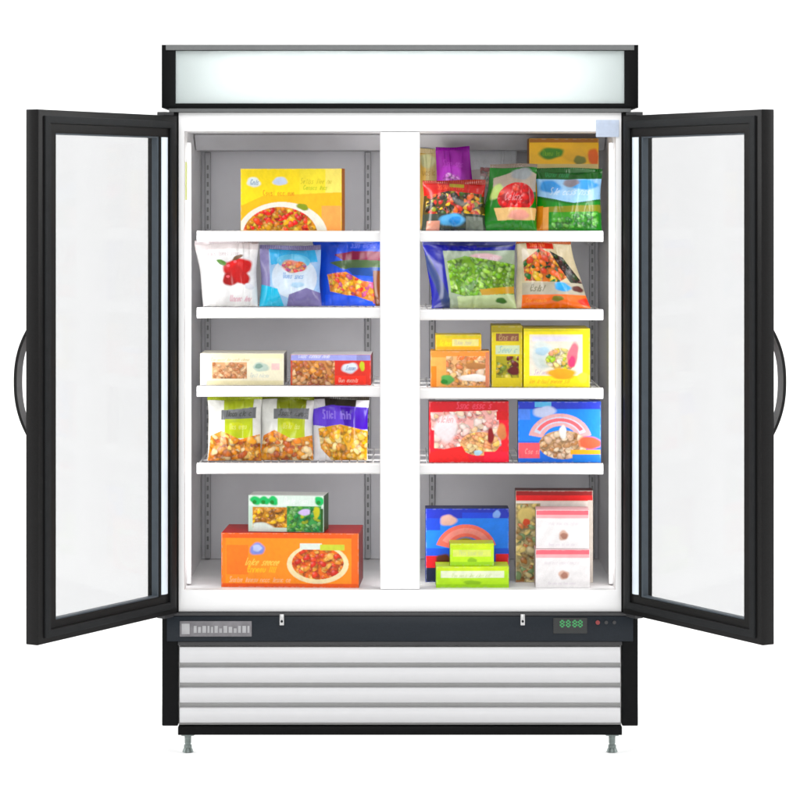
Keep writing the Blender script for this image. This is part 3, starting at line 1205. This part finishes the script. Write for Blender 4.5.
def p(c):
    c.rect(415, 180, 495, 196, '#c42c12')
    c.words(436, 183, 470, 191, '#e8641e', 1, 7)
    c.rect(450, 184, 466, 188, '#b0a040')
    m = c.poly([(424, 197), (450, 192), (486, 194), (489, 218), (424, 216)], '#5a4a14')
    c.bits(m, ['#d8a818', '#e8c020', '#c83a14', '#3a5a14', '#201a08', '#e87018', '#8a8a1c', '#2a2408', '#d03818'], 110, 1.8, 4.4)
    c.rect(415, 215, 495, 240, '#3a4238')
    c.ell(453, 221.5, 13, 6.5, '#6ab8ec')
    c.ell(456, 222, 7, 4, '#2492dc')
    c.rect(426, 222, 440, 232, '#d89a84')
    c.rect(468, 218, 486, 232, '#7c8478')


bag('vegetable_bag', 'dark bag of mixed vegetables with red band and blue oval, before the purple bag', 'food bag',
    421, 180, 489, SHELF['R1'], 0.10, 0.07, p, '#4a3c1c', '#a4341c', seed=23, flare=(0, -2, 2, -3))


def p(c):
    c.poly([(478, 240), (478, 196), (490, 170), (540, 165), (540, 240)], '#2a7a2a')
    c.poly([(486, 178), (520, 168), (540, 175), (540, 192), (488, 200)], '#bfb0a0')
    c.ell(492, 192, 6, 9, '#c8e088', 20)
    c.ell(520, 174, 12, 7, '#a8aeb0')
    m = c.ell(515, 198, 21, 15, '#dc1c1c')
    c.bits(m, ['#e81c1c', '#c81018', '#f04c30', '#e8302c'], 34, 2.5, 5)
    c.words(501, 193, 531, 202, '#f2a0a4', 1, 3)
    c.poly([(492, 209), (538, 209), (536, 222), (498, 222)], '#ecc48a')
    c.ell(519, 216, 12, 5, '#f0a898')
    c.poly([(478, 222), (540, 221), (540, 240), (478, 240)], '#12861a')


bag('vegetable_bag', 'green bag with a big round red patch, in the middle of the front row', 'food bag',
    481, 163, 538, SHELF['R1'], 0.115, 0.065, p, '#2c7c30', '#9a8c80', seed=24, flare=(-2, 0, 10, 0))


def p(c):
    c.rect(525, 160, 612, 182, '#0c5a1c')
    c.words(545, 170, 575, 177, '#3c8a54', 1, 3)
    c.poly([(530, 179), (612, 179), (612, 198), (575, 204), (534, 196)], '#a4cdf0')
    c.ell(550, 187, 11, 7, '#4a9ae0')
    c.ell(586, 185, 15, 5, '#58a8ea')
    c.words(548, 188, 590, 196, '#d8e8f4', 1, 4)
    c.ell(572, 183, 9, 4, '#98909a')
    c.poly([(534, 199), (575, 206), (612, 200), (612, 240), (534, 240)], '#22841a')
    c.poly([(545, 208), (612, 205), (612, 213), (548, 213)], '#8a8a20')
    m = c.poly([(552, 214), (600, 212), (600, 228), (552, 230)], '#4a9a38')
    c.bits(m, ['#5aae44', '#3a8a2a', '#7ac060', '#2a7a1e'], 60, 1.8, 3.4)
    c.rect(534, 207, 543, 240, '#d8881c')
    c.rect(543, 208, 549, 240, '#f0ae6a')


bag('vegetable_bag', 'sky blue and green bag beneath the golden carton', 'food bag',
    536, 168, 603, SHELF['R1'], 0.125, 0.06, p, '#1c6a1c', '#0c5a20', seed=25, rot=-4)


# --------------------------- right bay, second shelf
def p(c):
    c.poly([(420, 240), (445, 240), (452, 310), (420, 310)], '#0c1c8c')
    c.rect(420, 240, 525, 250, '#101a90')
    c.rect(478, 241, 515, 247, '#34386a')
    c.rect(443, 251, 525, 310, '#a3b19a')
    c.ell(486, 259, 15, 6, '#e0b4bc')
    c.words(478, 256, 500, 262, '#f0d8dc', 1, 3)
    m = c.poly([(446, 262), (465, 256), (520, 266), (520, 296), (470, 300), (446, 294)], '#79a63e')
    c.bits(m, ['#8ac048', '#a4d060', '#6a9c30', '#588a28', '#b8d880', '#7ab044', '#97bf62'], 150, 2, 4.2)
    m = (c.x > 490) & (c.y > 274) & (c.y < 292)
    c.bits(m, ['#5a7a28', '#6a8a30', '#84a848'], 18, 2, 4)
    c.poly([(478, 291), (520, 287), (520, 294), (480, 297)], '#c89c34')
    c.poly([(452, 298), (520, 295), (520, 312), (454, 312)], '#c4d4a4')
    c.ell(501, 302, 6, 3.2, '#3a6a1c')
    c.poly([(420, 256), (428, 256), (444, 300), (444, 310), (436, 310)], '#2a3a6a')


bag('vegetable_bag', 'navy blue bag with a large window of green peas', 'food bag',
    424, 241, 517, SHELF['R2'], 0.10, 0.07, p, '#131f7c', '#2a2f78', seed=30, flare=(8, 0, -2, 0))


def p(c):
    c.rect(528, 240, 562, 250, '#cc3818')
    c.words(532, 243, 556, 248, '#ee8454', 1, 3)
    c.ell(522, 256, 8, 7, '#eee4d4')
    m = c.poly([(522, 262), (545, 249), (560, 256), (575, 276), (560, 284), (524, 282)], '#d87820')
    c.bits(m, ['#f08018', '#e8a020', '#d04a1c', '#1c6a24', '#e8c030', '#0c4a18', '#f06a18', '#e05030'], 90, 2, 4.8)
    m = c.poly([(556, 252), (572, 258), (588, 286), (574, 286)], '#2a1c10')
    c.bits(m, ['#3a0c10', '#14200c', '#5a1418', '#0a0c08', '#2a3c1c'], 40, 2, 4.2)
    c.poly([(518, 284), (590, 284), (594, 296), (518, 296)], '#bdb6a4')
    c.ell(563, 288.5, 9, 4.6, '#48a6e4')
    c.words(528, 286, 550, 293, '#6a6850', 1, 3)
    c.ell(579, 290, 6, 3.4, '#5a2c28')
    c.rect(512, 296, 600, 312, '#f2781c')
    c.words(524, 299, 548, 304, '#f8a85a', 1, 3)
    c.ell(556, 300, 6, 2.8, '#7a7a30')
    c.ell(584, 303, 8, 4, '#f04010')
    c.rect(508, 240, 521, 312, '#dcd0b4')


bag('vegetable_bag', 'cream and orange stir-fry bag with slanting side, next to the pea bag', 'food bag',
    515, 240, 586, SHELF['R2'], 0.115, 0.06, p, '#d6c8a8', '#bc6a48', seed=31, flare=(0, 6, 2, -14))


# --------------------------- right bay, third shelf
def p(c):
    c.rect(428, 351, 492, 357, '#f49a54')
    m = c.rect(446, 356, 488, 386, '#edb884')
    c.bits(m, ['#f0c8a0', '#e8a878', '#f4d8c0', '#d89858', '#f8c890', '#e08c60'], 70, 2, 4.2)
    c.words(456, 355, 484, 360, '#f07830', 1, 3)
    c.ell(476, 366, 12, 3.6, '#b07a4c')
    c.ell(474, 378, 14, 4, '#f8f2ec')
    c.ell(447, 380, 7.5, 5, '#6aae60')
    c.ell(444, 382, 3.4, 2.6, '#3a8a3c')
    c.rect(428, 366, 436, 388, '#ea8c34')
    c.rect(486, 352, 492, 390, '#d88868')


tz = carton('dinner_carton', 'peach and orange carton under the small yellow carton', 'carton',
            430.5, 351, 489.5, SHELF['R3'], 0.10, 0.10, p, '#f6b46c', '#e8a84c', '#c86a34')[1]


def p(c):
    c.rect(434, 333, 483, 338, '#e8d41a')
    c.rect(452, 339, 479, 346, '#f6eca0')
    c.words(454, 340, 476, 345, '#d8c8b0', 1, 3)
    c.rect(434, 347, 483, 353, '#ffb414')
    c.words(438, 340, 450, 346, '#fdf060', 1, 3)


carton('dinner_carton', 'small yellow carton stacked on the peach and orange carton', 'carton',
       435.5, 334.5, 481.5, tz + 0.0005, 0.105, 0.09, p, '#fbcf16', '#d8c020', '#c89c18')


def p(c):
    c.rect(520, 325, 592, 331, '#e8dc14')
    c.rect(529, 334, 583, 376, '#f6ecdc')
    c.rect(532, 336, 578, 341, '#ece6f2')
    c.ell(543, 355, 13, 14, '#dfe6e2')
    c.ell(542, 351, 7, 4.5, '#bcd8e8')
    c.ell(546, 362, 8, 5, '#d2dcd4')
    m = c.ell(560, 360, 14, 12, '#ecdcae')
    c.bits(m, ['#f0c870', '#cfd85a', '#f0e4c8', '#f4b088', '#e8d890', '#a8cc50'], 46, 1.8, 4)
    c.ell(573, 355, 5.5, 13, '#f67e8c', 14)
    c.ell(572, 362, 3.6, 6, '#ee4c78')
    c.words(533, 370, 560, 375, '#c4a8c8', 1, 5)
    c.ell(562, 374, 14, 6, '#f6b02a')
    c.ell(583, 378, 5, 6, '#f8ea70')
    c.words(528, 379, 570, 384, '#f2a816', 1, 2)


carton('dinner_carton', 'large bright yellow carton with a white picture panel', 'carton',
       523.5, 328.5, 590, SHELF['R3'], 0.10, 0.19, p, '#ffee10', '#c4b410', '#d8cc14')


def ps(c):
    x, w = 492, 31
    c.rect(490, 324, 524, 332, '#a89a10')
    c.shade('#c8b60c', .3, False)
    c.rect(x + w * .12, 333, x + w * .88, 341, '#8a5a44')
    c.words(x + w * .18, 333.5, x + w * .84, 340.5, '#c0a070', 1, 4)
    c.rect(x + w * .1, 345, x + w * .9, 354, '#d0dcb8')
    c.words(x + w * .16, 346, x + w * .84, 353, '#8ab0b4', 1, 5)
    m = c.rect(x + w * .12, 356, x + w * .88, 378, '#a8a032')
    c.bits(m, ['#b8b040', '#8a8a28', '#6a2018', '#c8a838', '#788a30', '#d8c860'], 26, 2, 4)
    c.ell(x + w * .7, 371, 6, 5, '#5e1712')


carton('dinner_carton', 'narrow olive yellow carton upright against the large bright yellow carton', 'carton',
       491.5, 326, 522.5, SHELF['R3'], 0.105, 0.17, ps, '#e4d018', '#c4b410', '#a89a10')


# --------------------------- right bay, fourth shelf
def p(c):
    c.rect(425, 398, 515, 411, '#d61a34')
    c.words(455, 401, 494, 409, '#ef5a70', 1, 3)
    m = c.poly([(430, 412), (498, 410), (502, 446), (470, 452), (432, 448)], '#f4bcb4')
    c.bits(m, ['#f8d0c8', '#f4b0a8', '#f0c8a0', '#f8e4dc', '#f0988c', '#f2d8c0'], 110, 2.2, 5)
    c.ell(446, 428, 12, 14, '#f8ecee')
    m = c.ell(480, 444, 20, 12, '#f2bc84')
    c.bits(m, ['#f4c878', '#eeb080', '#f8dca8', '#f0a070'], 50, 2, 4)
    c.words(436, 415, 470, 423, '#f4989c', 1, 8)
    c.ell(491, 436, 3.5, 8, '#8a0c20')
    c.rect(503, 428, 515, 464, '#f8083c')
    c.rect(497, 411, 515, 420, '#d4222e')
    c.ell(502, 432, 5, 8, '#d88a5c')
    c.poly([(428, 452), (462, 446), (472, 464), (428, 464)], '#f03838')
    c.ell(478, 453, 4, 3, '#b8dcec')
    c.rect(484, 452, 515, 464, '#fa1c48')
    c.rect(426, 430, 434, 452, '#ec2440')


carton('breakfast_carton', 'red and pink carton on the lowest shelf, left of a blue carton', 'carton',
       429, 401.5, 509, SHELF['R4'], 0.10, 0.06, p, '#ea2c40', '#8c1c24', '#4c1418', rot=2)


def blue_paint(x, y, w):
    def p(c):
        k = w / 85.0
        Xp = lambda a: x + a * k
        c.rect(x - 3, y, x + w + 3, y + 9 * k, '#2a3cc0')
        c.rect(Xp(17), y, Xp(34), y + 7 * k, '#6cbce8')
        c.rect(x - 3, y + 9 * k, x + w + 3, y + 42 * k, '#1f88f2')
        c.rect(x - 3, y + 9 * k, Xp(12), y + 20 * k, '#5a8cf0')
        c.ell(Xp(27), y + 12 * k, 12 * k, 6 * k, '#ccd4f2')
        c.arc(Xp(43), y + 42 * k, 18 * k, 33 * k, 12, 168, '#e8b2b4', 0.86)
        c.arc(Xp(43), y + 42 * k, 22 * k, 29 * k, 22, 158, '#d4d8ea', 0.86)
        c.arc(Xp(43), y + 42 * k, 23.5 * k, 27.5 * k, 30, 150, '#f0747a', 0.86)
        m = c.ell(Xp(46), y + 46 * k, 25 * k, 15 * k, '#cfa67c')
        c.bits(m, ['#d8b48c', '#c0926a', '#e8d0b4', '#b88458', '#e0bca0'], 70, 2 * k, 5 * k)
        c.ell(Xp(46), y + 33 * k, 4 * k, 7 * k, '#f6f4ee')
        c.rect(x - 3, y + 44 * k, Xp(22), y + 60 * k, '#f0646e')
        c.ell(Xp(74), y + 44 * k, 12 * k, 7 * k, '#f06a50')
        c.rect(Xp(54), y + 51 * k, Xp(88), y + 56 * k, '#f4b020')
        c.rect(Xp(56), y + 56 * k, Xp(88), y + 64 * k, '#2f7cd4')
        c.words(Xp(6), y + 50 * k, Xp(22), y + 56 * k, '#fab8b4', 1, 3)
    return p


carton('breakfast_carton', 'blue carton with a pale arch over tan pastry, right of the red and pink carton', 'carton',
       518, 401.5, 601, SHELF['R4'], 0.10, 0.06, blue_paint(518, 400, 83), '#2470dc', '#2838a0', '#28304c', rot=-1)


# --------------------------- right bay, floor
def p(c):
    c.rect(420, 508, 515, 518, '#2434b8')
    c.rect(462, 512, 500, 521, '#0a4ae0')
    c.rect(420, 518, 515, 548, '#1080ee')
    c.rect(420, 518, 440, 530, '#0c48cc')
    c.ell(448, 520, 8, 6, '#e0b4a8')
    c.arc(466, 552, 17, 31, 15, 165, '#f47a6c', 0.9)
    c.arc(466, 552, 21, 27, 28, 152, '#f89a90', 0.9)
    c.ell(466, 546, 15, 8, '#a08a3c')
    c.rect(420, 556, 440, 568, '#d82434')
    c.rect(496, 554, 515, 566, '#e82838')
    c.rect(420, 568, 515, 596, '#141c3c')
    c.ell(443, 560, 8, 6, '#5a2c10')
    c.ell(497, 514, 4, 4, '#8cb0f4')


carton('breakfast_carton', 'blue carton with a red arch, on the freezer floor behind the lime cartons', 'carton',
       425.5, 508.5, 509, SHELF['R5'], 0.17, 0.08, p, '#1257d8', '#1c2460', '#241c30')


def lime(hi):
    def p(c):
        x0, y0, x1, y1 = c.b
        h = y1 - y0
        c.rect(x0, y0, x1, y0 + h * .2, '#d4ec50')
        c.rect(x0 + (x1 - x0) * .06, y0 + h * (.2 if not hi else .28), x1 - (x1 - x0) * .06, y0 + h * (.52 if not hi else .58), '#f2f8dc' if not hi else '#e4ee86')
        c.words(x0 + (x1 - x0) * .2, y0 + h * .3, x1 - (x1 - x0) * .22, y0 + h * .52, '#cfdc9c', 1, 3)
        c.ell((x0 + x1) / 2, y0 + h * .78, (x1 - x0) * .12, h * .14, '#98c40c')
        c.rect(x0, y1 - h * .16, x1, y1, '#a8d808')
    return p


tz = carton('snack_carton', 'wide lime green carton with a white band, lying in front of the blue carton', 'carton',
            436, 566.5, 509, SHELF['R5'], 0.055, 0.10, lime(False), '#c3ef12', '#d8f060', '#7aa010')[1]
carton('snack_carton', 'small lime green carton lying on the wide lime carton', 'carton',
       450, 543.5, 494, tz + 0.0005, 0.065, 0.08, lime(True), '#cdf51a', '#c8d840', '#86a814')


def p(c):
    c.rect(510, 488, 600, 495, '#96060c')
    c.rect(510, 495, 600, 500.5, '#e41410')
    c.rect(514, 501, 600, 515, '#f2eae2')
    m = c.rect(512, 503, 540, 600, '#b4a478')
    c.bits(m, ['#c8b888', '#88a070', '#c87848', '#d8c89c', '#7c9468', '#a88c5c', '#e0c884', '#a8703c'], 120, 2, 5)
    c.ell(525, 515, 8, 9, '#e0ca84')
    c.ell(526, 522, 4, 3.5, '#d05028')
    c.rect(588, 500, 600, 600, '#e6dcd2')


carton('cereal_carton', 'tall carton with a dark red top edge, standing behind the two white cartons', 'carton',
       515.5, 490.5, 593, SHELF['R5'], 0.16, 0.07, p, '#e8dccc', '#6a0a0c', '#3c2418')


def whitep(c):
    x0, y0, x1, y1 = c.b
    c.rect(x0, y0, x1, y0 + 4.5, '#fa7884')
    c.rect(x0, y0 + 4.5, x1, y0 + 8, '#f8bcc0')
    c.words(x0 + 8, y0 + 11, x1 - 10, y0 + 15, '#ece4e8', 1, 4)
    cx, cy = (x0 + x1) / 2 + 1, y0 + 25.5
    c.ell(cx, cy, 5.2, 5, '#dcb8a8')
    c.ell(cx + .6, cy + .4, 3.4, 3.4, '#b08070')
    c.words(x0 + 12, y1 - 6, x1 - 14, y1 - 3, '#ebe4ea', 1, 6)


tz = carton('dessert_carton', 'white carton with a pink band and a brown dot, under its twin', 'carton',
            535.5, 549.5, 590, SHELF['R5'], 0.055, 0.09, whitep, '#fbf8f8', '#f8c8cc', '#c8b8b4',
            group='white dessert cartons')[1]
carton('dessert_carton', 'white carton with pink band and brown dot, topmost of its stack of two', 'carton',
       536, 510, 589, tz + 0.0005, 0.06, 0.09, whitep, '#fbf8f8', '#f8c8cc', '#c8b8b4',
       group='white dessert cartons', rot=-1)


# ---------------------------------------------------------------- light
w = bpy.data.worlds.new('World')
S.world = w
w.use_nodes = True
bg = w.node_tree.nodes['Background']
bg.inputs['Color'].default_value = (1, 1, 1, 1)
bg.inputs['Strength'].default_value = 0.55


def area(name, loc, target, sx, sy, e, col=(1, 1, 1)):
    l = bpy.data.lights.new(name, 'AREA')
    l.shape = 'RECTANGLE'
    l.size, l.size_y = sx, sy
    l.energy = e
    l.color = col
    o = bpy.data.objects.new(name, l)
    COL.objects.link(o)
    o.location = loc
    d = Vector(target) - Vector(loc)
    o.rotation_euler = d.to_track_quat('-Z', 'Y').to_euler()
    return o


area('front_softbox', (0, -9.5, 2.8), (0, 0, 1.0), 4.0, 3.0, 165)
area('floor_softbox', (0, -2.4, 5.0), (0, -2.6, 0), 7.0, 2.2, 240)
area('backdrop_softbox', (0, 1.2, 5.0), (0, 3.0, 0.6), 8.0, 1.6, 180)
for sx in (-1, 1):
    area('side_softbox', (sx * 5.5, 0.4, 2.6), (sx * 1.0, 0.5, 0.0), 2.0, 2.0, 165)
zm, hm = (ZT + ZB) / 2, ZT - ZB - 0.06
for nm, lx, tx, ly, wd, e in (('post_fill', 0, 0, 0.064, 0.07, 2.3), ('jamb_fill', -0.59, -0.3, 0.04, 0.02, 0.75), ('jamb_fill', 0.59, 0.3, 0.04, 0.02, 0.75)):
    area(nm, (lx, ly, zm), (tx, 0.66, zm), wd, hm, e, (1, 0.99, 0.985))  # added fill lights behind post and jambs, brightening the interior
area('under_cabinet_fill', (0, 0.36, 0.040), (0, 0.36, 0), 1.24, 0.66, 4.4)  # unseen fill light, added to lift the shade on the floor below

# ---------------------------------------------------------------- camera
cam = bpy.data.cameras.new('camera')
co = bpy.data.objects.new('camera', cam)
COL.objects.link(co)
co.location = (0, -D, CAMZ)
co.rotation_euler = (math.radians(90), 0, 0)
cam.sensor_width = 36
cam.lens = 36 * D / (800 * P)
cam.shift_y = -0.25
cam.clip_end = 200
S.camera = co
S.view_settings.view_transform = 'Standard'
S.view_settings.look = 'None'
S.view_settings.exposure = 0
S.view_settings.gamma = 1
S.cycles.max_bounces = 10
S.cycles.transparent_max_bounces = 16
